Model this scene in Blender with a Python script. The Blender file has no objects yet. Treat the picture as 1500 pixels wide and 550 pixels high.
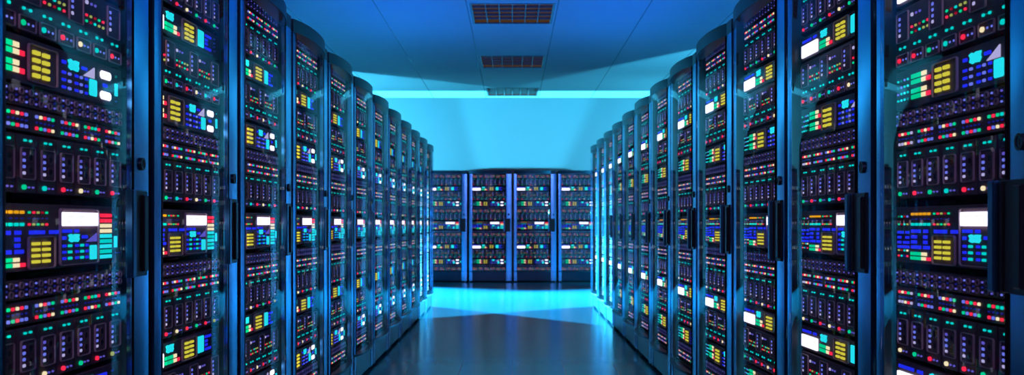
import bpy, bmesh, math, random
from mathutils import Vector, Matrix
R = math.radians
C = bpy.context.scene.collection
sc = bpy.context.scene

# ------------------------------------------------------------------ dimensions (metres)
F_PX = 1301.0           # focal length in pixels of the 1500 px wide frame
CAM_H = 1.0516
XP = 1.016              # plane of the door stiles, either side of the aisle
PITCH = 0.80
Y0 = 1.699              # near side of the nearest cabinets
NROW = 12
YB = 15.90              # front of the end row
YW = 16.95              # end wall
HC = 3.45               # ceiling
HCAB = 2.004
FX0, FW = 0.064 - 0.4, 0.630      # left edge and width of the rack equipment in cabinet coordinates
FY = 0.050              # equipment face, behind the door plane

# ------------------------------------------------------------------ materials
MATS = {}
def principled(name, col, rough=0.5, metal=0.0, spec=0.5, coat=0.0):
    m = bpy.data.materials.new(name); m.use_nodes = True
    b = m.node_tree.nodes['Principled BSDF']
    b.inputs['Base Color'].default_value = (*col, 1)
    b.inputs['Roughness'].default_value = rough
    b.inputs['Metallic'].default_value = metal
    b.inputs['Specular IOR Level'].default_value = spec
    if coat: b.inputs['Coat Weight'].default_value = coat
    MATS[name] = m
    return m
def noise_mod(m, scale, lo, hi, rlo=None, rhi=None, stretch=(1, 1, 1), detail=4):
    """multiply the base colour by a fine noise and vary the roughness"""
    nt = m.node_tree; b = nt.nodes['Principled BSDF']
    tc = nt.nodes.new('ShaderNodeTexCoord'); mp = nt.nodes.new('ShaderNodeMapping')
    mp.inputs['Scale'].default_value = stretch
    nz = nt.nodes.new('ShaderNodeTexNoise'); nz.inputs['Scale'].default_value = scale
    nz.inputs['Detail'].default_value = detail
    nt.links.new(tc.outputs['Object'], mp.inputs[0]); nt.links.new(mp.outputs[0], nz.inputs['Vector'])
    mr = nt.nodes.new('ShaderNodeMapRange'); mr.inputs['To Min'].default_value = lo; mr.inputs['To Max'].default_value = hi
    nt.links.new(nz.outputs['Fac'], mr.inputs['Value'])
    mx = nt.nodes.new('ShaderNodeVectorMath'); mx.operation = 'SCALE'
    mx.inputs[0].default_value = b.inputs['Base Color'].default_value[:3]
    nt.links.new(mr.outputs[0], mx.inputs['Scale'])
    nt.links.new(mx.outputs[0], b.inputs['Base Color'])
    if rlo is not None:
        m2 = nt.nodes.new('ShaderNodeMapRange'); m2.inputs['To Min'].default_value = rlo; m2.inputs['To Max'].default_value = rhi
        nt.links.new(nz.outputs['Fac'], m2.inputs['Value']); nt.links.new(m2.outputs[0], b.inputs['Roughness'])
def emit(name, col, s):
    m = bpy.data.materials.new(name); m.use_nodes = True
    nt = m.node_tree; nt.nodes.clear()
    e = nt.nodes.new('ShaderNodeEmission'); o = nt.nodes.new('ShaderNodeOutputMaterial')
    e.inputs[0].default_value = (*col, 1); e.inputs[1].default_value = s
    nt.links.new(e.outputs[0], o.inputs[0])
    m.cycles.emission_sampling = 'NONE'
    MATS[name] = m
    return m

m = principled('stile_metal', (0.10, 0.40, 0.74), 0.20, 1.0); noise_mod(m, 260, 0.85, 1.1, 0.18, 0.27, (1, 1, 0.6))
m = principled('header_metal', (0.015, 0.035, 0.06), 0.38, 0.5, 0.2); noise_mod(m, 60, 0.85, 1.1)
m = principled('plinth_metal', (0.008, 0.035, 0.07), 0.32, 0.7); noise_mod(m, 120, 0.85, 1.1, 0.24, 0.34)
m = principled('cabinet_black', (0.010, 0.011, 0.015), 0.6, 0, 0.15); noise_mod(m, 40, 0.8, 1.2)
m = principled('rail_black', (0.015, 0.015, 0.02), 0.6, 0.0, 0.1); noise_mod(m, 80, 0.8, 1.2)
m = principled('handle_black', (0.005, 0.006, 0.009), 0.35, 0.0, 0.25); noise_mod(m, 50, 0.8, 1.2)
m = principled('door_edge', (0.008, 0.009, 0.012), 0.8, 0, 0.0); noise_mod(m, 50, 0.8, 1.2)
m = principled('handle_plate', (0.04, 0.14, 0.26), 0.3, 1.0); noise_mod(m, 200, 0.85, 1.1)
m = principled('faceplate', (0.15, 0.078, 0.100), 0.5); noise_mod(m, 55, 0.75, 1.25)
m = principled('blade_face', (0.135, 0.072, 0.095), 0.5); noise_mod(m, 55, 0.75, 1.25)
m = principled('bezel', (0.88, 0.64, 0.68), 0.45); noise_mod(m, 90, 0.85, 1.1)
m = principled('bezel_fill', (0.24, 0.135, 0.165), 0.5); noise_mod(m, 90, 0.85, 1.1)
m = principled('port', (0.006, 0.005, 0.008), 0.4); noise_mod(m, 90, 0.8, 1.2)
EM = dict(red=((1.0, 0.02, 0.06), 1.5), green=((0.0, 0.72, 0.28), 1.25), teal=((0.0, 0.78, 0.62), 1.2),
          cream=((1.0, 0.80, 0.42), 1.5), yellow=((0.95, 0.80, 0.06), 1.05), orange=((1.0, 0.42, 0.01), 1.2),
          blue=((0.02, 0.035, 1.0), 1.1), lav=((0.22, 0.26, 1.0), 1.0), white=((0.95, 0.90, 1.0), 2.4),
          cyan=((0.02, 0.85, 0.85), 1.35), dimblue=((0.02, 0.03, 0.45), 0.5), dimteal=((0.0, 0.4, 0.32), 0.55),
          dimred=((0.7, 0.01, 0.04), 0.6), dimgreen=((0.0, 0.45, 0.15), 0.6), lime=((0.55, 0.6, 0.12), 0.9),
          lilac=((0.75, 0.66, 1.0), 0.9), ink=((0.86, 0.83, 1.0), 1.6), violet=((0.20, 0.16, 0.85), 0.8))
for k, (c, s) in EM.items(): emit('light_' + k, c, s * (1.0 if k in ('white', 'ink', 'red') else 0.88))

def glass_mat():
    m = bpy.data.materials.new('door_glass'); m.use_nodes = True
    nt = m.node_tree; nt.nodes.clear()
    o = nt.nodes.new('ShaderNodeOutputMaterial'); mix = nt.nodes.new('ShaderNodeMixShader')
    t = nt.nodes.new('ShaderNodeBsdfTransparent'); g = nt.nodes.new('ShaderNodeBsdfGlossy')
    t.inputs[0].default_value = (0.70, 0.75, 0.88, 1)
    g.inputs['Color'].default_value = (1, 1, 1, 1); g.inputs['Roughness'].default_value = 0.02
    fr = nt.nodes.new('ShaderNodeFresnel'); fr.inputs[0].default_value = 1.5
    mul = nt.nodes.new('ShaderNodeMath'); mul.operation = 'MULTIPLY'; mul.inputs[1].default_value = 0.48; mul.use_clamp = True
    nt.links.new(fr.outputs[0], mul.inputs[0]); nt.links.new(mul.outputs[0], mix.inputs[0])
    nt.links.new(t.outputs[0], mix.inputs[1]); nt.links.new(g.outputs[0], mix.inputs[2])
    nt.links.new(mix.outputs[0], o.inputs[0])
    MATS['glass'] = m
glass_mat()

def grid_mat(name, col, rough, spec, lines, dark, bump=0.0, nscale=3.0, namp=(0.95, 1.05)):
    """painted surface with thin joint lines: lines = [(axis, spacing, offset, width, strength)]"""
    m = principled(name, col, rough, 0, spec)
    nt = m.node_tree; b = nt.nodes['Principled BSDF']
    tc = nt.nodes.new('ShaderNodeTexCoord'); sp = nt.nodes.new('ShaderNodeSeparateXYZ')
    nt.links.new(tc.outputs['Object'], sp.inputs[0])
    fac = None
    for ax, spc, off, wid, st in lines:
        a = nt.nodes.new('ShaderNodeMath'); a.operation = 'ADD'; a.inputs[1].default_value = 1000 * spc - off + spc / 2
        nt.links.new(sp.outputs[ax], a.inputs[0])
        f = nt.nodes.new('ShaderNodeMath'); f.operation = 'MODULO'; f.inputs[1].default_value = spc
        nt.links.new(a.outputs[0], f.inputs[0])
        s = nt.nodes.new('ShaderNodeMath'); s.operation = 'SUBTRACT'; s.inputs[1].default_value = spc / 2
        nt.links.new(f.outputs[0], s.inputs[0])
        ab = nt.nodes.new('ShaderNodeMath'); ab.operation = 'ABSOLUTE'; nt.links.new(s.outputs[0], ab.inputs[0])
        lt = nt.nodes.new('ShaderNodeMath'); lt.operation = 'LESS_THAN'; lt.inputs[1].default_value = wid / 2
        nt.links.new(ab.outputs[0], lt.inputs[0])
        mu = nt.nodes.new('ShaderNodeMath'); mu.operation = 'MULTIPLY'; mu.inputs[1].default_value = st
        nt.links.new(lt.outputs[0], mu.inputs[0])
        if fac is None: fac = mu
        else:
            mx = nt.nodes.new('ShaderNodeMath'); mx.operation = 'MAXIMUM'
            nt.links.new(fac.outputs[0], mx.inputs[0]); nt.links.new(mu.outputs[0], mx.inputs[1]); fac = mx
    nz = nt.nodes.new('ShaderNodeTexNoise'); nz.inputs['Scale'].default_value = nscale; nz.inputs['Detail'].default_value = 5
    nt.links.new(tc.outputs['Object'], nz.inputs['Vector'])
    mr = nt.nodes.new('ShaderNodeMapRange'); mr.inputs['To Min'].default_value = namp[0]; mr.inputs['To Max'].default_value = namp[1]
    nt.links.new(nz.outputs['Fac'], mr.inputs['Value'])
    sc_ = nt.nodes.new('ShaderNodeVectorMath'); sc_.operation = 'SCALE'; sc_.inputs[0].default_value = col
    nt.links.new(mr.outputs[0], sc_.inputs['Scale'])
    mix = nt.nodes.new('ShaderNodeMix'); mix.data_type = 'RGBA'
    mix.inputs['B'].default_value = (*dark, 1)
    nt.links.new(sc_.outputs[0], mix.inputs['A'])
    if fac: nt.links.new(fac.outputs[0], mix.inputs['Factor'])
    else: mix.inputs['Factor'].default_value = 0
    nt.links.new(mix.outputs['Result'], b.inputs['Base Color'])
    return m
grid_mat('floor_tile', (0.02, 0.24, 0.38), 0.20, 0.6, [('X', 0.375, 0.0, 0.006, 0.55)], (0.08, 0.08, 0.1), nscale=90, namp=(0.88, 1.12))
grid_mat('ceiling_panel', (0.62, 0.64, 0.68), 0.55, 0.4, [('X', 1.0, 0.5, 0.014, 0.75), ('Y', 1.0, 0.65, 0.010, 0.22)], (0.06, 0.07, 0.1), nscale=2, namp=(0.97, 1.03))
grid_mat('wall_paint', (0.60, 0.63, 0.68), 0.7, 0.3, [], (0, 0, 0), nscale=3, namp=(0.97, 1.03))
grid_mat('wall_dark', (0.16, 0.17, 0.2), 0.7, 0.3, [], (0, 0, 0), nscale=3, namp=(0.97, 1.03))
principled('grille_metal', (0.20, 0.22, 0.22), 0.5, 0.2); noise_mod(MATS['grille_metal'], 30, 0.9, 1.1)
emit('grille_glow', (0.060, 0.026, 0.006), 1.0)  # emission stands in for warm light on the brown grille interior

# ------------------------------------------------------------------ mesh builder
class MB:
    def __init__(s): s.v = []; s.f = []; s.m = []; s.mats = []; s.sm = []
    def mi(s, mat):
        if mat not in s.mats: s.mats.append(mat)
        return s.mats.index(mat)
    def face(s, idx, mat, smooth=False): s.f.append(idx); s.m.append(s.mi(mat)); s.sm.append(smooth)
    def box(s, x0, x1, y0, y1, z0, z1, mat, ch=0.0):
        """box; ch chamfers the front (low y) edges"""
        if ch > 0:
            n = len(s.v)
            a = [(x0, y0 + ch, z0), (x1, y0 + ch, z0), (x1, y0 + ch, z1), (x0, y0 + ch, z1)]
            b = [(x0 + ch, y0, z0 + ch), (x1 - ch, y0, z0 + ch), (x1 - ch, y0, z1 - ch), (x0 + ch, y0, z1 - ch)]
            c = [(x0, y1, z0), (x1, y1, z0), (x1, y1, z1), (x0, y1, z1)]
            s.v += a + b + c
            s.face([n + 4, n + 5, n + 6, n + 7], mat)
            for i in range(4):
                j = (i + 1) % 4
                s.face([n + i, n + j, n + 4 + j, n + 4 + i], mat)
                s.face([n + 8 + i, n + 8 + j, n + j, n + i], mat)
            s.face([n + 11, n + 10, n + 9, n + 8], mat)
            return
        n = len(s.v)
        s.v += [(x0, y0, z0), (x1, y0, z0), (x1, y1, z0), (x0, y1, z0), (x0, y0, z1), (x1, y0, z1), (x1, y1, z1), (x0, y1, z1)]
        for q in ((0, 1, 5, 4), (1, 2, 6, 5), (2, 3, 7, 6), (3, 0, 4, 7), (4, 5, 6, 7), (3, 2, 1, 0)):
            s.face([n + i for i in q], mat)
    def prism(s, pts, y0, y1, mat, cap_back=False):
        """outline in x,z extruded from y0 (front) to y1"""
        n = len(s.v); k = len(pts)
        s.v += [(p[0], y0, p[1]) for p in pts] + [(p[0], y1, p[1]) for p in pts]
        s.face([n + i for i in range(k)], mat)
        for i in range(k):
            j = (i + 1) % k
            s.face([n + i, n + k + i, n + k + j, n + j], mat)
        if cap_back: s.face([n + k + i for i in reversed(range(k))], mat)
    def ring(s, outer, inner, y0, y1, mat):
        n = len(s.v); k = len(outer)
        s.v += [(p[0], y0, p[1]) for p in outer] + [(p[0], y0, p[1]) for p in inner]
        s.v += [(p[0], y1, p[1]) for p in outer] + [(p[0], y1, p[1]) for p in inner]
        for i in range(k):
            j = (i + 1) % k
            s.face([n + i, n + j, n + k + j, n + k + i], mat)
            s.face([n + i, n + 2 * k + i, n + 2 * k + j, n + j], mat)
            s.face([n + k + j, n + 3 * k + j, n + 3 * k + i, n + k + i], mat)
    def sweep(s, prof, z0, z1, mat, smooth=True, caps=True):
        """plan profile (x,y) closed loop extruded in z"""
        k = len(prof)
        def turn(i):
            a = Vector(prof[i]) - Vector(prof[i - 1]); b = Vector(prof[(i + 1) % k]) - Vector(prof[i])
            return a.angle(b, 0) if a.length > 1e-9 and b.length > 1e-9 else 0
        start = max(range(k), key=turn)
        prev = None
        for q in range(k):
            i = (start + q) % k; j = (i + 1) % k
            if prev is None or turn(i) > 0.5:          # sharp corner: fresh vertices, so the shading stays crisp
                n = len(s.v); s.v += [(*prof[i], z0), (*prof[i], z1)]; prev = (n, n + 1)
            n = len(s.v); s.v += [(*prof[j], z0), (*prof[j], z1)]
            s.face([prev[0], n, n + 1, prev[1]], mat, smooth); prev = (n, n + 1)
        if caps:
            n = len(s.v); s.v += [(p[0], p[1], z0) for p in prof] + [(p[0], p[1], z1) for p in prof]
            s.face([n + i for i in reversed(range(k))], mat); s.face([n + k + i for i in range(k)], mat)
    def build(s, name, parent=None, loc=None):
        me = bpy.data.meshes.new(name)
        me.from_pydata([Vector(v) for v in s.v], [], s.f)
        for mt in s.mats: me.materials.append(MATS[mt])
        me.polygons.foreach_set('material_index', s.m)
        me.polygons.foreach_set('use_smooth', s.sm)
        me.update()
        bm = bmesh.new(); bm.from_mesh(me); bmesh.ops.recalc_face_normals(bm, faces=bm.faces[:]); bm.to_mesh(me); bm.free()
        o = bpy.data.objects.new(name, me); C.objects.link(o)
        if parent: o.parent = parent
        if loc: o.location = loc
        return o

def rrect(x0, x1, z0, z1, r, n=3):
    pts = []
    for cx, cz, a0 in ((x1 - r, z0 + r, -90), (x1 - r, z1 - r, 0), (x0 + r, z1 - r, 90), (x0 + r, z0 + r, 180)):
        for i in range(n + 1):
            a = R(a0 + 90 * i / n); pts.append((cx + r * math.cos(a), cz + r * math.sin(a)))
    return pts
def circ(cx, cz, r, n=10, rx=None):
    rx = rx or r
    return [(cx + rx * math.cos(2 * math.pi * i / n), cz + r * math.sin(2 * math.pi * i / n)) for i in range(n)]

class Face(MB):
    """drawing helper on an equipment face: u 0..1 across the rack width, t 0..1 down from the unit's top"""
    def __init__(s, zt, zb, y=FY): super().__init__(); s.zt = zt; s.zb = zb; s.y = y
    def X(s, u): return FX0 + u * FW
    def Z(s, t): return s.zt - t * (s.zt - s.zb)
    def plate(s, u0, u1, t0, t1, mat='faceplate', y=None, d=0.04, ch=0.0015):
        y = s.y if y is None else y
        s.box(s.X(u0), s.X(u1), y, y + d, s.Z(t1), s.Z(t0), mat, ch)
    def led(s, u0, u1, t0, t1, col, d=0.0028, r=0.0012):
        s.prism(rrect(s.X(u0), s.X(u1), s.Z(t1), s.Z(t0), min(r, (s.X(u1) - s.X(u0)) * 0.4, (s.Z(t0) - s.Z(t1)) * 0.4), 1), s.y - d, s.y + 0.001, 'light_' + col)
    def ledc(s, u, t, w, h, col, d=0.0028):       # centred, size in metres
        x, z = s.X(u), s.Z(t); h *= 0.64; w *= 0.88
        s.prism(rrect(x - w / 2, x + w / 2, z - h / 2, z + h / 2, min(w, h) * 0.22, 1), s.y - d, s.y + 0.001, 'light_' + col)
    def dot(s, u, t, r, col, d=0.004):
        s.prism(circ(s.X(u), s.Z(t), r * 0.78, 12, r * 0.98), s.y - d, s.y + 0.001, 'light_' + col)
    def bez(s, u0, u1, t0, t1, r=0.006, w=0.0022, d=0.0045, fill=True, mat='bezel'):
        x0, x1, z0, z1 = s.X(u0), s.X(u1), s.Z(t1), s.Z(t0)
        s.ring(rrect(x0, x1, z0, z1, r), rrect(x0 + w, x1 - w, z0 + w, z1 - w, r - w * 0.6), s.y - d, s.y + 0.001, mat)
        if fill: s.prism(rrect(x0 + w * .5, x1 - w * .5, z0 + w * .5, z1 - w * .5, r - w * 0.6), s.y - 0.0012, s.y + 0.001, 'bezel_fill')
    def port(s, u, t, w, h):
        x, z = s.X(u), s.Z(t)
        s.ring(rrect(x - w / 2, x + w / 2, z - h / 2, z + h / 2, min(w, h) * .3, 2), rrect(x - w * .32, x + w * .32, z - h * .3, z + h * .3, min(w, h) * .2, 2), s.y - 0.0032, s.y, 'bezel_fill')
        s.prism(rrect(x - w * .32, x + w * .32, z - h * .3, z + h * .3, min(w, h) * .2, 2), s.y - 0.0018, s.y, 'port')

def tagthing(o, label, cat, group=None):
    o['label'] = label; o['category'] = cat
    if group: o['group'] = group

# ------------------------------------------------------------------ rack equipment
def unit_A(root, zt, zb):                       # socket panel: columns of paired sockets and small blue lights
    f = Face(zt, zb); f.plate(0, 1, 0, 1)
    n = 17
    for i in range(n):
        u = (i + 0.5) / n
        ul, up = u - 0.26 / n, u + 0.22 / n
        c1 = 'lav' if i % 3 == 0 else 'violet'
        f.ledc(ul, 0.24, 0.006, 0.007, c1); f.ledc(ul, 0.52, 0.006, 0.006, 'dimblue'); f.ledc(ul, 0.78, 0.006, 0.007, 'lav' if i % 4 == 1 else 'violet')
        for t in (0.28, 0.72):
            x, z = f.X(up), f.Z(t)
            f.ring(circ(x, z, 0.0082, 10), circ(x, z, 0.0052, 10), f.y - 0.004, f.y, 'bezel')
            f.prism(circ(x, z, 0.0052, 10), f.y - 0.0015, f.y, 'port')
            f.prism(circ(x, z, 0.0022, 6), f.y - 0.003, f.y, 'bezel_fill')
    return f.build('socket_panel', root)

PB = ["RYRGW/WWYRW", "GRYRB/BGRBB", "BYRBG/RGBRY", "BRGRY/GBRBG", "GRGbr/RBYRG", "RYGRB/BRWGY"]
CC = dict(R='red', Y='cream', G='green', W='lilac', B='lav', b='teal', r='red')
def unit_B(root, zt, zb):                       # six groups of ten status lights
    f = Face(zt, zb); f.plate(0, 1, 0, 1)
    for g in range(6):
        a, b = PB[g].split('/')
        for i in range(5):
            u = (g + 0.22 + i * 0.155) / 6
            f.ledc(u, 0.26, 0.0105, 0.0115, CC[a[i]]); f.ledc(u, 0.52, 0.007, 0.006, 'dimblue'); f.ledc(u, 0.78, 0.0105, 0.0115, CC[b[i]])
    return f.build('status_panel', root)

def unit_C(root, zt, zb, big, first):          # chassis holding eight blades
    f = Face(zt, zb, FY + 0.004); f.plate(0, 1, 0, 1, 'port', d=0.3)
    ch = f.build('blade_chassis', root)
    for i in range(8):
        g = Face(zt, zb); a = i / 8; w = 1 / 8
        g.plate(a + 0.004, a + w - 0.004, 0.0, 1.0, 'blade_face', d=0.004 + 0.02)
        g.ledc(a + 0.40 * w, 0.10, 0.0105, 0.008, 'teal'); g.ledc(a + 0.66 * w, 0.10, 0.0105, 0.008, 'teal'); g.ledc(a + .53 * w, .10, .004, .003, 'dimteal')
        g.bez(a + 0.18 * w, a + 0.88 * w, 0.22, 0.77)
        for k, c in enumerate(('violet', 'lav', 'lav', 'lilac')):
            g.ledc(a + 0.34 * w, 0.335 + k * 0.108, 0.0115, 0.0105, c)
        g.port(a + 0.66 * w, 0.385, 0.023, 0.022); g.port(a + 0.66 * w, 0.61, 0.023, 0.022)
        g.dot(a + 0.34 * w, 0.90, 0.0072, big[i])
        g.ledc(a + 0.58 * w, 0.90, 0.0065, 0.0065, 'violet'); g.ledc(a + 0.78 * w, 0.90, 0.0065, 0.0065, 'violet')
        g.build('blade', ch)
    return ch

def keypad(f, u0, u1, t0, t1, ua, ub, bt0, bt1, parent):
    g = Face(f.zt, f.zb); g.bez(u0, u1, t0, t1, r=0.008, w=0.0026, d=0.006)
    # thin side groove of the keypad block
    for c in range(2):
        for r_ in range(4):
            a = ua + (ub - ua) * (0.5 * c + 0.06); b = ua + (ub - ua) * (0.5 * c + 0.39)
            h = (bt1 - bt0) / 4
            z0 = g.Z(bt0 + r_ * h + h * 0.72); z1 = g.Z(bt0 + r_ * h + h * 0.20)
            g.prism(rrect(g.X(a), g.X(b), z0, z1, 0.001, 1), g.y - 0.0065, g.y, 'light_yellow')
    return g.build('keypad', parent)
def bars(g, u0, u1, t0, t1, red=True):
    """two stacked level bars, green then cream then red"""
    h = (t1 - t0) / 2
    for r_ in range(2):
        a, b = t0 + r_ * h + h * 0.08, t0 + r_ * h + h * 0.80
        L = u1 - u0
        g.led(u0, u0 + L * 0.55, a, b, 'green', r=0.0005); g.led(u0 + L * 0.55, u0 + L * 0.79, a, b, 'cream', r=0.0005)
        if r_ == 1 and red: g.led(u0 + L * 0.79, u1, a, b, 'red', r=0.001)
def icon(g, u0, u1, t0, t1, col='cyan', parent=None):
    """jagged little graphic"""
    pts = [(0, .15), (.25, 0), (.38, .12), (.62, .02), (1, .05), (.93, .45), (1, .62), (.86, .98), (.45, .92), (.3, 1), (.05, .8), (.12, .45)]
    P = [(g.X(u0 + (u1 - u0) * a), g.Z(t0 + (t1 - t0) * b)) for a, b in pts]
    g.prism(P, g.y - 0.003, g.y + .001, 'light_' + col)
def tri(g, u0, u1, t0, t1, col='violet', flip=False):
    P = [(g.X(u0), g.Z(t1)), (g.X(u1), g.Z(t1)), (g.X(u1), g.Z(t0))]
    g.prism(P, g.y - 0.003, g.y + .001, 'light_' + col)

def unit_D(root, zt, zb):                       # main control panel
    f = Face(zt, zb); f.plate(0, 1, 0, 1)
    base = f.build('control_panel', root)
    g = Face(zt, zb)
    U = lambda xc: U_of(xc)
    # leftmost small lights
    for k, (u, c) in enumerate(((0.03, 'dimgreen'), (0.055, 'teal'), (0.08, 'dimred'), (0.105, 'lav'))):
        g.ledc(u, 0.17, 0.007, 0.008, c); g.ledc(u, 0.31, 0.007, 0.008, ('green', 'dimred', 'teal', 'lime')[k])
        g.ledc(u, 0.78, 0.007, 0.008, ('lime', 'dimred', 'teal', 'cream')[k]); g.ledc(u, 0.88, 0.007, 0.008, ('red', 'teal', 'dimblue', 'red')[k])
    for a, b, t in ((.02, .07, .43), (.09, .12, .43), (.02, .05, .52), (.09, .12, .52), (.02, .05, .61), (.07, .12, .61), (.02, .12, .69)):
        g.led(a, b, t, t + 0.05, 'blue')
    for i in range(5):
        u = 0.15 + i * 0.033
        g.ledc(u, 0.13, 0.016, 0.0105, 'orange'); g.ledc(u, 0.22, 0.008, 0.005, 'dimblue'); g.ledc(u, 0.31, 0.016, 0.0115, 'teal')
        v = 0.325 + i * 0.027
        g.ledc(v, 0.13, 0.009, 0.008, ('green', 'red', 'lime', 'dimred', 'green')[i]); g.ledc(v, 0.31, 0.009, 0.008, ('red', 'lime', 'green', 'lime', 'red')[i])
        g.ledc(v, 0.22, 0.006, 0.004, 'dimblue')
    for a, b, t0 in ((.14, .215, .40), (.24, .275, .40), (.325, .42, .40), (.45, .51, .40), (.14, .185, .50), (.24, .27, .50), (.14, .185, .59), (.24, .27, .59), (.14, .22, .68), (.24, .29, .68)):
        g.led(a, b, t0, t0 + 0.06, 'blue', r=0.0008)
    g.build('indicator_lights', base)
    g = Face(zt, zb); bars(g, .135, .30, .79, .95); g.build('level_bars', base)
    keypad(g, .315, .485, .49, .985, .33, .46, .56, .92, base)
    d = Face(zt, zb); d.bez(.515, .80, .05, .97, r=0.009, w=0.0026, d=0.006)
    d.build('display_bezel', base)
    d = Face(zt, zb); d.y -= 0.003
    d.led(.53, .785, .115, .335, 'white', d=0.004, r=0.002)
    for a, b, t in ((.55, .60, .165), (.63, .675, .165), (.55, .59, .25), (.64, .66, .25)):
        d.prism(rrect(d.X(a), d.X(b), d.Z(t + 0.035), d.Z(t), 0.0006, 1), d.y - 0.0046, d.y, 'light_ink')
    d.build('display', base)
    k = Face(zt, zb); k.y -= 0.001
    for a, b, t in ((.535, .60, .39), (.62, .65, .39), (.535, .56, .50), (.675, .715, .49)): k.led(a, b, t, t + 0.055, 'blue', r=.0008)
    icon(k, .575, .655, .465, .60)
    tri(k, .705, .785, .46, .60, 'violet')
    for r_ in range(3):
        t = .655 + r_ * .10
        for u, w, c in ((.548, .017, 'blue'), (.588, .019, 'teal'), (.638, .017, 'blue'), (.675, .017, 'teal'), (.712, .015, 'blue')):
            k.ledc(u, t, w, 0.0105, c)
    k.led(.735, .785, .66, .90, 'cyan', r=0.002)
    k.build('control_keys', base)
    l = Face(zt, zb)
    for i, c in enumerate(('red', 'red', 'cream', 'cream', 'cyan', 'green', 'cyan', 'green', 'cyan')):
        t = .125 + i * .089
        l.led(.815, .91, t, t + .064, c if c != 'green' else 'teal', r=0.0008)
    l.build('level_meter', base)
    e = Face(zt, zb)
    e.led(.935, .958, .52, .72, 'cyan'); e.ledc(.95, .18, .006, .010, 'dimteal'); e.ledc(.95, .40, .006, .008, 'dimteal')
    e.ledc(.95, .30, .008, .005, 'dimblue'); e.ledc(.95, .82, .008, .005, 'dimblue'); e.ledc(.975, .82, .006, .005, 'dimblue')
    e.build('side_lights', base)
    return base

def unit_E(root, zt, zb, big):                 # storage shelf: rounded drive boxes, tall boxes, light arrays
    f = Face(zt, zb); f.plate(0, 1, 0, 1, 'blade_face')
    base = f.build('storage_shelf', root)
    for i in range(8):
        g = Face(zt, zb); a = i / 8; w = 1 / 8
        g.bez(a + 0.10 * w, a + 0.92 * w, 0.775, 0.985, r=0.005)
        g.dot(a + 0.30 * w, 0.88, 0.0082, big[i])
        g.ledc(a + 0.55 * w, 0.88, 0.0065, 0.0075, 'lav'); g.ledc(a + 0.77 * w, 0.88, 0.0065, 0.0075, 'lav')
        g.ledc(a + 0.34 * w, 0.675, 0.0105, 0.010, 'teal'); g.ledc(a + 0.66 * w, 0.675, 0.0105, 0.010, 'teal')
        g.ledc(a + 0.50 * w, 0.675, 0.004, 0.003, 'dimteal')
        g.build('drive_box', base)
    for k in range(4):
        u0 = (-0.005 + 0.293 * k) if k else 0.012
        u1 = u0 + 0.105
        g = Face(zt, zb); g.bez(u0, u1, 0.06, 0.575, r=0.005)
        for j, c in enumerate(('lav', 'lav', 'lav', 'lilac')): g.ledc(u0 + 0.026, 0.16 + j * 0.095, 0.011, 0.0125, c)
        g.led(u0 + .055, u0 + .09, .12, .52, 'x' if False else 'dimblue', r=.001) if False else None
        g.build('drive_tower', base)
        if k < 3:
            h = Face(zt, zb); b = u1 + 0.018
            h.ledc(b + 0.01, 0.17, 0.013, 0.014, 'lilac'); h.ledc(b + 0.045, 0.17, 0.009, 0.009, 'violet'); h.ledc(b + 0.075, 0.17, 0.009, 0.009, 'violet')
            P = ('red', 'lime', 'dimred', 'green', 'red'), ('green', 'dimred', 'teal', 'lime', 'lime')
            h.build('status_dots', base); h = Face(zt, zb)
            for r_ in range(2):
                for i in range(5):
                    h.ledc(b + 0.008 + i * 0.0325, 0.375 + r_ * 0.095, 0.0095, 0.0095, P[(r_ + k) % 2][i])
            h.build('light_array', base)
    return base

def unit_F(root, zt, zb):                       # control unit with two bar groups, keypad and round-cornered buttons
    f = Face(zt, zb); f.plate(0, 1, 0, 1)
    base = f.build('control_unit', root)
    g = Face(zt, zb)
    for r_ in range(4):
        t = .25 + r_ * .17
        for i in range(4): g.ledc(.025 + i * .028, t, .008, .009, ('teal', 'dimteal', 'lav', 'teal', 'cyan')[(i + r_) % 5])
    bars(g, .14, .295, .16, .46); bars(g, .14, .295, .54, .84)
    g.build('level_bars', base)
    keypad(g, .315, .50, .10, .93, .335, .455, .20, .86, base)
    k = Face(zt, zb)
    icon(k, .575, .655, .14, .40)
    k.led(.535, .562, .22, .30, 'blue'); k.led(.675, .715, .22, .30, 'blue')
    for r_ in range(3):
        t = .50 + r_ * .17
        for u, w, c in ((.548, .019, 'blue'), (.588, .014, 'lav'), (.638, .017, 'blue'), (.672, .012, 'lav'), (.71, .014, 'blue')):
            k.ledc(u, t, w, 0.0105, c)
    tri(k, .69, .77, .16, .43, 'lilac')
    k.led(.735, .79, .46, .86, 'cyan', r=0.003)
    k.build('control_keys', base)
    b = Face(zt, zb)
    for t in (.16, .67): b.led(.82, .905, t, t + .20, 'white', r=0.006); 
    b.led(.84, .875, .47, .56, 'blue')
    b.led(.94, .962, .38, .70, 'cyan'); b.ledc(.95, .2, .006, .010, 'dimteal'); b.ledc(.95, .84, .006, .006, 'dimblue')
    b.build('button_block', base)
    return base

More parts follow.
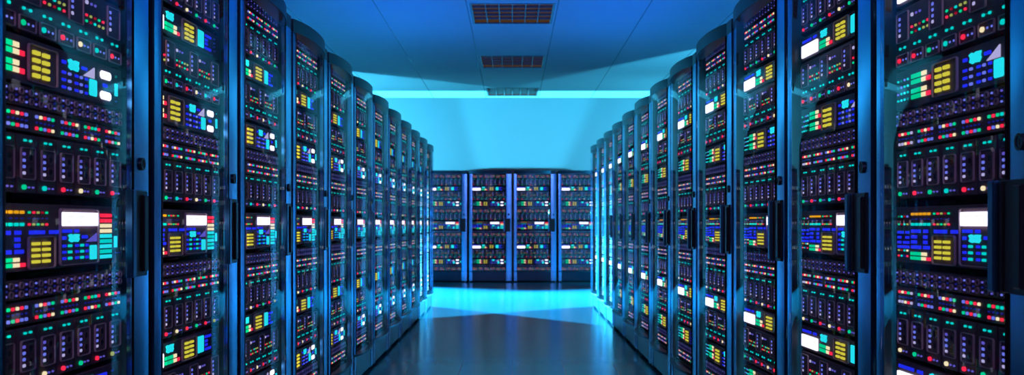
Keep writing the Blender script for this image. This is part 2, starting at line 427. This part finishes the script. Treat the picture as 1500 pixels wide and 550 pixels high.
def unit_G(root, zt, zb):                       # control unit with white display
    f = Face(zt, zb); f.plate(0, 1, 0, 1)
    base = f.build('control_unit', root)
    d = Face(zt, zb); d.led(.025, .255, .36, .88, 'white', d=0.005, r=0.0018)
    d.prism(rrect(d.X(.05), d.X(.10), d.Z(.50), d.Z(.47), .0004, 1), d.y - .0056, d.y, 'light_ink')
    d.build('display', base)
    g = Face(zt, zb)
    g.led(.03, .16, .14, .25, 'blue'); g.led(.19, .235, .14, .25, 'blue')
    g.build('text_lights', base)
    g = Face(zt, zb); icon(g, .29, .38, .10, .42); g.build('graphic_light', base)
    g = Face(zt, zb); bars(g, .28, .45, .52, .88); g.build('level_bars', base)
    keypad(g, .475, .665, .06, .94, .505, .63, .18, .88, base)
    b = Face(zt, zb); b.led(.685, .765, .16, .84, 'cyan', r=0.003); b.build('teal_button', base)
    k = Face(zt, zb)
    for a, c, t in ((.785, .87, .20), (.785, .82, .38), (.785, .82, .54), (.785, .87, .72)): k.led(a, c, t, t + .11, 'blue')
    k.build('text_lights', base); k = Face(zt, zb)
    for t in (.22, .40, .55, .73): k.ledc(.92, t, .010, .007, 'dimblue')
    k.build('status_dots', base)
    return base

BIG1 = ('green', 'red', 'green', 'teal', 'red', 'cream', 'green', 'red')
BIG2 = ('cream', 'green', 'red', 'cream', 'red', 'green', 'red', 'lime')
BIG0 = ('red', 'green', 'green', 'red', 'cream', 'green', 'red', 'green')
BIGE = ('red', 'red', 'green', 'teal', 'red', 'cream', 'teal', 'red')
BIGE2 = ('green', 'teal', 'red', 'red', 'cream', 'red', 'teal', 'red')

# ------------------------------------------------------------------ door bow
BX0, BX1, BS = 0.022 - 0.4, 0.687 - 0.4, 0.047
def bow(x):
    c = (BX0 + BX1) / 2; h = (BX1 - BX0) / 2
    t = min(1.0, abs((x - c) / h))
    return -BS * (1 - t ** 2.4)
def stile_profile(x0, x1, sag, depth, n=8):
    pts = []
    for i in range(n + 1):
        t = i / n; x = x0 + (x1 - x0) * t
        pts.append((x, -sag * (1 - (2 * t - 1) ** 2)))
    return pts + [(x1, depth), (x0, depth)]
def bow_profile(x0, x1, thick, n=24, off=0.0):
    fr = [(x0 + (x1 - x0) * i / n, bow(x0 + (x1 - x0) * i / n) + off) for i in range(n + 1)]
    bk = [(x, y + thick) for x, y in reversed(fr)]
    return fr + bk

NL, NR = (0.022 - 0.4, 0.074 - 0.4), (0.687 - 0.4, 0.780 - 0.4)
GX1 = 0.676 - 0.4
def make_cabinet():
    root = bpy.data.objects.new('server_cabinet', None); root.empty_display_size = 0.3; C.objects.link(root)
    # body: sides, roof, back, bottom
    b = MB()
    xl, xr = -0.378, 0.380
    b.box(xl, xl + 0.004, 0.022, 0.98, 0.03, HCAB - 0.012, 'cabinet_black'); b.box(xr - 0.004, xr, 0.022, 0.98, 0.03, HCAB - 0.012, 'cabinet_black')
    b.box(xl, xr, 0.022, 0.98, HCAB - 0.012, HCAB - 0.002, 'cabinet_black'); b.box(xl, xr, 0.975, 0.98, 0.03, HCAB - 0.012, 'cabinet_black')
    b.box(xl, xr, 0.03, 0.98, 0.185, 0.20, 'cabinet_black')
    # rear bulkhead behind the equipment so the rack is not hollow
    b.box(-0.372, 0.372, 0.36, 0.37, 0.20, HCAB - 0.012, 'cabinet_black')
    b.build('cabinet_body', root)
    # plinth
    p = MB()
    p.box(NL[1] + 0.003, NR[0] - 0.003, 0.004, 0.9, 0.024, 0.188, 'plinth_metal', 0.003)
    p.sweep(stile_profile(NL[0], NL[1], 0.0008, 0.05), 0.024, 0.188, 'stile_metal')
    p.sweep(stile_profile(NR[0], NR[1], 0.0014, 0.05), 0.024, 0.188, 'stile_metal')
    p.box(xl + 0.03, xr - 0.03, 0.05, 0.93, 0.0, 0.024, 'cabinet_black')
    pl = p.build('plinth', root)
    for fx in (xl + 0.045, xr - 0.045):
        q = MB(); q.sweep([(fx + 0.022 * math.cos(a), 0.03 + 0.022 * math.sin(a)) for a in [i * math.pi / 6 for i in range(12)]], 0.0, 0.03, 'rail_black'); q.build('foot', pl)
    # rack rails with square holes
    for s_, (a, c) in enumerate(((-0.374, FX0 - 0.002), (FX0 + FW + 0.002, 0.372))):
        r = MB()
        r.box(a, c, FY + 0.012, FY + 0.02, 0.2, HCAB - 0.02, 'rail_black')
        if c - a > 0.03:
            for k in range(62):
                z = 0.225 + k * 0.028
                r.prism(rrect(a + 0.006, a + 0.014, z, z + 0.009, 0.001, 1), FY + 0.0105, FY + 0.013, 'bezel_fill')
            r.box(c - 0.045, c - 0.038, FY - 0.02, FY + 0.012, 0.2, HCAB - 0.02, 'rail_black')
        r.build('rack_rail', root)
    # door
    d = MB()
    d.sweep(stile_profile(NL[0], NL[1], 0.0008, 0.02), 0.192, HCAB - 0.062, 'stile_metal')
    d.sweep(stile_profile(NR[0], NR[1], 0.0014, 0.02), 0.192, HCAB - 0.062, 'stile_metal')
    ed = [(GX1 - 0.002 + (BX1 - 0.001 - GX1 + 0.002) * i / 6, bow(GX1 - 0.002 + (BX1 - 0.001 - GX1 + 0.002) * i / 6)) for i in range(7)]
    d.sweep(ed + [(x_, y_ + 0.005) for x_, y_ in reversed(ed)], 0.202, HCAB - 0.060, 'door_edge')
    d.box(NL[1] + 0.001, NL[1] + 0.005, -0.002, 0.02, 0.192, HCAB - 0.062, 'handle_black')
    d.sweep(bow_profile(BX0, BX1, 0.03), 0.188, 0.202, 'header_metal')
    door = d.build('door', root)
    h = MB()
    n = 28
    fr = [(BX0 + (BX1 - BX0) * i / n, bow(BX0 + (BX1 - BX0) * i / n)) for i in range(n + 1)]
    prof = fr + [(NR[1], 0.0), (NR[1], 0.021), (BX0, 0.021)]
    h.sweep(prof, HCAB - 0.060, HCAB, 'header_metal', smooth=False)
    h.build('door_header', door)
    g = MB()
    a, c = NL[1] + 0.004, GX1
    fr = [(a + (c - a) * i / 26, bow(a + (c - a) * i / 26) + 0.003) for i in range(27)]
    k0 = len(g.v)
    g.v += [(x, y, 0.20) for x, y in fr] + [(x, y, HCAB - 0.06) for x, y in fr]
    for i in range(26): g.face([i, i + 1, 27 + i + 1, 27 + i], 'glass', True)
    go = g.build('door_glass', door)
    # lock
    L = MB(); lx, lz = 0.729 - 0.4, 1.215
    L.ring(circ(lx, lz, 0.0175, 20, 0.0150), circ(lx, lz, 0.0115, 20, 0.0098), -0.008, -0.001, 'handle_black')
    L.prism(circ(lx, lz, 0.0115, 20, 0.0098), -0.006, -0.001, 'handle_plate')
    L.box(lx - 0.0022, lx + 0.0022, -0.0075, -0.0055, lz - 0.008, lz + 0.008, 'port')
    L.build('lock', door)
    # handle
    H = MB(); z0, z1 = 0.909, 1.141
    hx0, hx1 = 0.634 - 0.4, 0.757 - 0.4
    H.box(hx0, hx0 + 0.024, -0.020, 0.0, z0, z1, 'handle_plate', 0.003)
    H.box(hx0 + 0.024, hx1, -0.007, 0.0, z0, z1, 'handle_black', 0.002)
    H.box(hx0 + 0.030, hx0 + 0.040, -0.011, -0.006, z0 + 0.004, z1 - 0.004, 'handle_black', 0.001)
    H.box(hx1 - 0.038, hx1 - 0.010, -0.015, -0.006, z0 + 0.012, z1 - 0.012, 'handle_black', 0.003)
    H.build('handle', door)
    # equipment
    E = [('A', 1.972, 1.932), ('B', 1.925, 1.876), ('C0', 1.867, 1.739), ('G', 1.722, 1.640), ('E', 1.631, 1.474), ('F', 1.463, 1.360),
         ('A', 1.354, 1.310), ('B', 1.305, 1.255), ('C1', 1.248, 1.119), ('D', 1.096, 0.947), ('A', 0.928, 0.886), ('B', 0.880, 0.830),
         ('C2', 0.823, 0.696), ('G', 0.682, 0.600), ('E2', 0.591, 0.434), ('F', 0.423, 0.320), ('A', 0.314, 0.270), ('B', 0.265, 0.215)]
    for t, zt, zb in E:
        if t == 'A': unit_A(root, zt, zb)
        elif t == 'B': unit_B(root, zt, zb)
        elif t == 'C0': unit_C(root, zt, zb, BIG0, 0)
        elif t == 'C1': unit_C(root, zt, zb, BIG1, 0)
        elif t == 'C2': unit_C(root, zt, zb, BIG2, 0)
        elif t == 'D': unit_D(root, zt, zb)
        elif t == 'E': unit_E(root, zt, zb, BIGE)
        elif t == 'E2': unit_E(root, zt, zb, BIGE2)
        elif t == 'F': unit_F(root, zt, zb)
        elif t == 'G': unit_G(root, zt, zb)
    return root

CH = {}
def copy_tree(o, parent=None):
    c = o.copy(); C.objects.link(c); c.parent = parent
    for ch in CH.get(o.name, []): copy_tree(ch, c)
    return c

ORD = ('nearest the camera', 'second from the near end', 'third from the near end', 'fourth from the near end', 'fifth from the near end',
       'sixth from the near end', 'sixth from the far end', 'fifth from the far end', 'fourth from the far end', 'third from the far end',
       'second from the far end', 'beside the bright floor')
UNIT_NAMES = ('socket_panel', 'status_panel', 'blade_chassis', 'control_panel', 'storage_shelf', 'control_unit')
def toe(root, deg):
    """turn the equipment of one cabinet slightly about the rack's upright centre line"""
    a = R(deg)
    for o in bpy.data.objects:
        if o.parent == root and o.name.split('.')[0] in UNIT_NAMES:
            c = Vector((0, FY, 0)); o.rotation_euler = (0, 0, a); o.location = c - Matrix.Rotation(a, 3, 'Z') @ c
proto = make_cabinet()
for o in bpy.data.objects:
    if o.parent: CH.setdefault(o.parent.name, []).append(o)
used = False
for side, rz, sx in (('left', 90, -1), ('right', -90, 1)):
    for i in range(NROW):
        o = proto if not used else copy_tree(proto); used = True
        o.location = (sx * XP, Y0 + PITCH * (i + 0.5), 0); o.rotation_euler = (0, 0, R(rz))
        cut = ''
        tagthing(o, 'dark blue glass-fronted server cabinet in the %s row, %s%s' % (side, ORD[i], cut), 'server cabinet', 'server cabinets lining the %s side of the aisle' % side)
for o in [o for o in bpy.data.objects if o.get('category') == 'server cabinet']:
    toe(o, -2.4 if o.location.x < 0 else 2.4)
for i, w in enumerate(('leftmost, against the left row', 'second from the left', 'second from the right', 'rightmost, against the right row')):
    o = copy_tree(proto)
    o.location = (-1.2 + 0.8 * i + 0.006, YB, 0); o.rotation_euler = (0, 0, 0); toe(o, 0)
    tagthing(o, 'server cabinet facing down the aisle before the back wall, %s' % w, 'server cabinet', 'server cabinets closing the end of the aisle')

# ------------------------------------------------------------------ room
def struct(mb, name):
    o = mb.build(name); o['kind'] = 'structure'; return o
RX, RY0 = 8.5, -2.5
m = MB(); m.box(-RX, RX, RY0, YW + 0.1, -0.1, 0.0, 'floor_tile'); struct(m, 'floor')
m = MB(); m.box(-RX, RX, YW, YW + 0.1, 0, HC + .3, 'wall_paint'); struct(m, 'wall_back')
m = MB(); m.box(-RX - .1, -RX, RY0, YW + .1, 0, HC + .3, 'wall_dark'); struct(m, 'wall_left')
m = MB(); m.box(RX, RX + .1, RY0, YW + .1, 0, HC + .3, 'wall_dark'); struct(m, 'wall_right')
m = MB(); m.box(-RX, RX, RY0 - .1, RY0, 0, HC + .3, 'wall_paint'); struct(m, 'wall_front')
VENT_Y = [0.65 + 3 * k for k in range(3, 6)]       # near edges of the grille openings
m = MB()
def cslab(x0, x1, y0, y1): m.box(x0, x1, y0, y1, HC, HC + 0.02, 'ceiling_panel')
cslab(-RX, -0.46, RY0, YW); cslab(0.46, RX, RY0, YW)
ys = RY0
for vy in VENT_Y:
    cslab(-0.46, 0.46, ys, vy + 0.02); ys = vy + 0.98
cslab(-0.46, 0.46, ys, YW)
struct(m, 'ceiling')
m = MB(); m.box(-RX, RX, RY0, YW, HC + 0.28, HC + 0.30, 'cabinet_black'); struct(m, 'ceiling_slab')
names = {0: 'nearest the camera', 1: 'middle of the three', 2: 'nearest the back wall'}
for k, vy in enumerate(VENT_Y):
    g = bpy.data.objects.new('ceiling_grille', None); C.objects.link(g); g.location = (0, vy + 0.5, HC)
    tagthing(g, 'square egg-crate grille in the ceiling above the aisle, %s' % names[k], 'ceiling grille', 'grilles along the ceiling')
    fr = MB()
    for a in ((-.47, .47, -.49, -.465), (-.47, .47, .465, .49), (-.47, -.445, -.465, .465), (.445, .47, -.465, .465)):
        fr.box(a[0], a[1], a[2], a[3], -0.006, 0.012, 'grille_metal')
    fr.build('frame', g)
    for i in range(5):
        x = -0.445 + 0.89 * (i + 1) / 6
        q = MB(); q.box(x - 0.005, x + 0.005, -.465, .465, 0.0, 0.035, 'grille_metal'); q.build('grille_bar', g)
    for j in range(4):
        y = -0.465 + 0.93 * (j + 1) / 5
        q = MB(); q.box(-.445, .445, y - 0.005, y + 0.005, 0.002, 0.03, 'grille_metal'); q.build('grille_bar', g)
    q = MB(); q.box(-.46, .46, -.48, .48, 0.14, 0.15, 'grille_glow'); 
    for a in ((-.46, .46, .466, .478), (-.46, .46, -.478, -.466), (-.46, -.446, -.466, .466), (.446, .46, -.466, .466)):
        q.box(a[0], a[1], a[2], a[3], 0.013, 0.14, 'grille_glow')
    q.build('glow_lining', g)  # self-glowing back and sides, added for the brown tone; not a fixture

# ------------------------------------------------------------------ lights
def area(name, loc, direction, sx, sy, power, col, spread=180, roll=False):
    l = bpy.data.lights.new(name, 'AREA'); l.shape = 'RECTANGLE'; l.size = sx; l.size_y = sy; l.energy = power; l.color = col
    l.spread = R(spread)
    o = bpy.data.objects.new(name, l); C.objects.link(o); o.location = loc
    q = Vector(direction).to_track_quat('-Z', 'Y')
    if roll:                                     # long side along the room
        z = -Vector(direction).normalized(); x = Vector((0, 1, 0)); y = z.cross(x)
        o.rotation_euler = Matrix((x, y, z)).transposed().to_euler()
    else: o.rotation_euler = q.to_euler()
    return o
def spot(name, loc, direction, power, col, size=178, blend=0.05, rad=0.05):
    l = bpy.data.lights.new(name, 'SPOT'); l.energy = power; l.color = col; l.spot_size = R(size); l.spot_blend = blend; l.shadow_soft_size = rad
    o = bpy.data.objects.new(name, l); C.objects.link(o); o.location = loc
    o.rotation_euler = Vector(direction).to_track_quat('-Z', 'Y').to_euler()
    return o
BLUE = (0.010, 0.16, 1.0); CYAN = (0.06, 0.64, 1.0)
# blue ceiling fill added just above the cabinet roofs, no fixture there
area('ceiling_fill', (-1.25, 6.5, 2.08), (0, 0, 1), 9.6, 0.4, 72, BLUE, roll=True)
area('ceiling_fill', (1.25, 6.5, 2.08), (0, 0, 1), 9.6, 0.4, 72, BLUE, roll=True)
def plane_spot(name, A, B, S, toward, power, blend=0.03, rad=0.04):
    """spot whose cut-off plane runs through A, B and the lamp S; it lights the side where the point toward is"""
    A, B, S = Vector(A), Vector(B), Vector(S)
    n = (B - A).cross(S - A).normalized()
    if n.dot(Vector(toward) - S) < 0: n = -n
    return spot(name, S, n, power, CYAN, 176, blend, rad)
# low floodlights at either end of the cross aisle: floor pool
spot('floor_flood', (-6.0, 16.7, 1.0), (0.76, -0.625, -0.21), 88000, CYAN, 36, 0.7, 0.06)
spot('floor_flood', (6.8, 15.5, 1.0), (-0.865, -0.465, -0.21), 88000, CYAN, 34, 0.7, 0.06)
# unseen spots added behind the rows, cut off to shape bright ceiling wedges
plane_spot('wedge_spot', (2.23, 12.15, HC), (-1.07, 16.2, HC), (5.29, 9.1, 1.35), (2, 16.5, HC), 2200)
plane_spot('wedge_spot', (-2.5, 13.75, HC), (-0.6, 15.0, HC), (-5.6, 12.3, 1.60), (-2, 16.5, HC), 2200)
# wall washers
area('wall_washer', (-4.6, 14.8, 1.83), (0.15, 1, 0.25), 4.5, 0.12, 92, CYAN)
area('wall_washer', (4.6, 14.8, 1.83), (-0.15, 1, 0.25), 4.5, 0.12, 92, CYAN)
# narrow uplighter on top of the end row: bright strip of ceiling along the wall
area('strip_uplight', (0, 16.47, 2.02), (0, 0, 1), 9.0, 0.85, 110, CYAN, 6)
# unseen warm spots added behind the camera to brighten the equipment faces
for x in (-0.5, 0.5):
    spot('equipment_fill', (x, -1.6, 3.3), (0, 0.22, -1), 140, (1.0, 0.52, 0.80), 156, 0.05, 0.3)
# soft blue fill in the aisle from behind the camera
area('aisle_fill', (0, -1.6, 2.9), (0, 1, -0.25), 4.0, 1.2, 42, (0.015, 0.22, 1.0))

w = bpy.data.worlds.new('World'); sc.world = w; w.use_nodes = True
w.node_tree.nodes['Background'].inputs[0].default_value = (0.01, 0.04, 0.12, 1); w.node_tree.nodes['Background'].inputs[1].default_value = 0.3

# ------------------------------------------------------------------ camera
cam = bpy.data.cameras.new('camera'); co = bpy.data.objects.new('camera', cam); C.objects.link(co)
cam.sensor_width = 36; cam.lens = 36 * F_PX / 1500
cam.shift_y = (328 - 275) / 1500; cam.shift_x = -0.5 / 1500
co.location = (0, 0, CAM_H); co.rotation_euler = (R(90), 0, 0); cam.clip_start = 0.05
cam.dof.use_dof = True; cam.dof.focus_distance = 3.2; cam.dof.aperture_fstop = 5.0
sc.camera = co

vs = sc.view_settings; vs.view_transform = 'Standard'; vs.look = 'None'; vs.gamma = 1; vs.exposure = 0; vs.use_curve_mapping = False
cy = sc.cycles
cy.use_denoising = True; cy.max_bounces = 8; cy.diffuse_bounces = 0; cy.glossy_bounces = 2; cy.transparent_max_bounces = 16; cy.sample_clamp_indirect = 4
